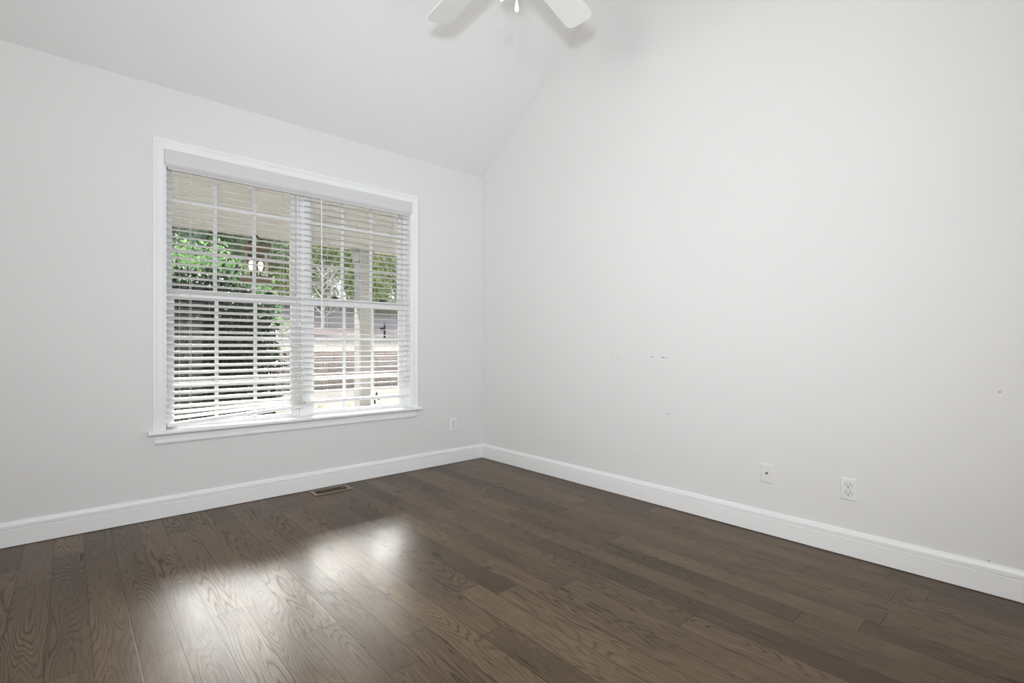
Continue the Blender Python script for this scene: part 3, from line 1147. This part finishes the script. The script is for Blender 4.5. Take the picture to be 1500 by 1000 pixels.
# mailbox on a post
mx_, my_ = 16.1, 33.1
mb_ = empty('mailbox', (mx_, my_, ground_z(mx_, my_)))
tag(mb_, 'black mailbox on a dark post standing on the lawn beyond the wall', 'mailbox')
ps = MB()
ps.box(-.06, .06, -.06, .06, -.1, 1.15)
ps.box(-.075, .075, -.075, .075, 1.15, 1.19)
ps.build('post', mIRON, mb_, bevel=.01)
bx = MB()
arch = [(-.09, 0), (-.09, .11)] + [(.09 * math.cos(PI - PI * k / 8), .11 + .09 * math.sin(PI * k / 8)) for k in range(1, 8)] + [(.09, .11), (.09, 0)]
bx.loft([[(x, y + .02, z + .66) for y, z in arch] for x in (-.34, .05)])
bx.build('box', mIRON, mb_)
MB().box(-.30, -.0, -.03, .07, .60, .66).build('bracket', mIRON, mb_)

# rounded tan shrub on the bank
tb = empty('tan_shrub', (11.0, 36.5, ground_z(11.0, 36.5) - .05))
tag(tb, 'rounded tan dormant shrub left of the pale bare tree', 'shrub')
foliage(700, (.55, .55, .62), (0, 0, .6), .16, .08, 71, shell=.3).build('foliage', mLEAFT, tb)
stems(6, .9, .35, .02, 72).build('stems', mBARK, tb)

# leafy small tree behind the dark shrub
gt = empty('leafy_tree', (-.3, 11.6, GZ))
tag(gt, 'bushy bright green tree rising behind the dark shrub in the left window', 'tree')
foliage(15000, (2.0, 1.7, 1.75), (0, 0, 2.35), .13, .07, 81, shell=.2, lump=.25).build('crown', mLEAFG, gt)
stems(5, 2.6, .9, .055, 82).build('trunk', mBARK, gt)


# woodland behind: three kinds of tree, copied
def big_tree(kind, seed):
    r = random.Random(seed)
    nm = {'pine': 'pine_tree', 'yellow': 'budding_tree', 'broad': 'broadleaf_tree'}[kind]
    t = empty(nm, (0, 0, 0))
    tk = MB()
    if kind == 'pine':
        H = 17
        tk.tube([(0, 0, -.3), (.1, 0, 4), (0, .1, 9), (.1, 0, 16.4)], [.22, .18, .14, .03], 8)
        mb = MB()
        for k in range(60):
            z = 4.0 + 13 * (k / 59)
            a = k * 2.4 + r.random()
            R_ = (2.7 - 2.0 * (k / 59)) * r.uniform(.4, 1)
            c = Vector((math.cos(a) * R_, math.sin(a) * R_, z + r.uniform(-.3, .3)))
            tk.tube([(0, 0, z - .35), c], [.04, .012], 4)
            for _ in range(110):
                v = rdir(r)
                p = c + Vector((v.x * .95, v.y * .95, v.z * .5)) * r.random() ** .5
                leaf(mb, p, (v + rdir(r)).normalized(), rdir(r), r.uniform(.4, .7), .17)
        mb.build('crown', mLEAFP, t)
    else:
        H = 12
        tk.tube([(0, 0, -.3), (.1, .1, 3), (-.1, .1, 6), (0, 0, 10.5)], [.17, .14, .10, .03], 8)
        mb = MB()
        for k in range(62):
            z = r.uniform(1.6, 12.5)
            R_ = 2.7 * math.sin(PI * min(1, max(.12, (z - 1.0) / 12.5))) * r.uniform(.3, 1)
            a = r.uniform(0, 2 * PI)
            c = Vector((math.cos(a) * R_, math.sin(a) * R_, z))
            tk.tube([(0, 0, z - .8), c], [.05, .012], 4)
            for _ in range(105):
                v = rdir(r)
                p = c + v * 1.05 * r.random() ** .5
                leaf(mb, p, (v + rdir(r)).normalized(), rdir(r), r.uniform(.3, .5), .22)
        mb.build('crown', mLEAFY if kind == 'yellow' else mLEAFM, t)
    tk.build('trunk', mBARK, t)
    return t


labels = {'pine': ('tall dark green pine in the woodland beyond the lawn', 'pines of the woodland backdrop'),
          'yellow': ('yellow green budding tree along the woodland edge behind the bank', 'budding trees at the woodland edge'),
          'broad': ('mid green broadleaf tree in the woodland behind the bank', 'broadleaf trees of the woodland backdrop')}
protos = {}
r = random.Random(99)
spots = []
for row, (y, n_, x0, x1) in enumerate(((46.5, 12, -2, 31), (51, 12, -3, 35), (56.5, 13, -4, 39), (63, 14, -5, 45))):
    for i in range(n_):
        x = x0 + (x1 - x0) * (i + r.uniform(-.3, .3)) / (n_ - 1)
        u_ = x / max(y, 1)
        if row == 0:
            kind = 'yellow' if x > 10.5 else r.choice(('broad', 'pine'))
        elif row == 1:
            kind = r.choice(('yellow', 'pine')) if x > 10 else 'pine'
        else:
            kind = r.choice(('pine', 'pine', 'broad'))
        spots.append((x, y + r.uniform(-1.5, 1.5), kind))
for x, y, kind in spots:
    if kind not in protos:
        o = protos[kind] = big_tree(kind, {'pine': 1, 'yellow': 2, 'broad': 3}[kind])
    else:
        o = copy_tree(protos[kind])
    tag(o, labels[kind][0], 'tree', labels[kind][1])
    o.location = (x, y, ground_z(x, y))
    s_ = r.uniform(.82, 1.12) * (1 if y < 54 else .78)
    o.scale = (s_, s_, s_)
    o.rotation_euler = (0, 0, r.uniform(0, 6.28))
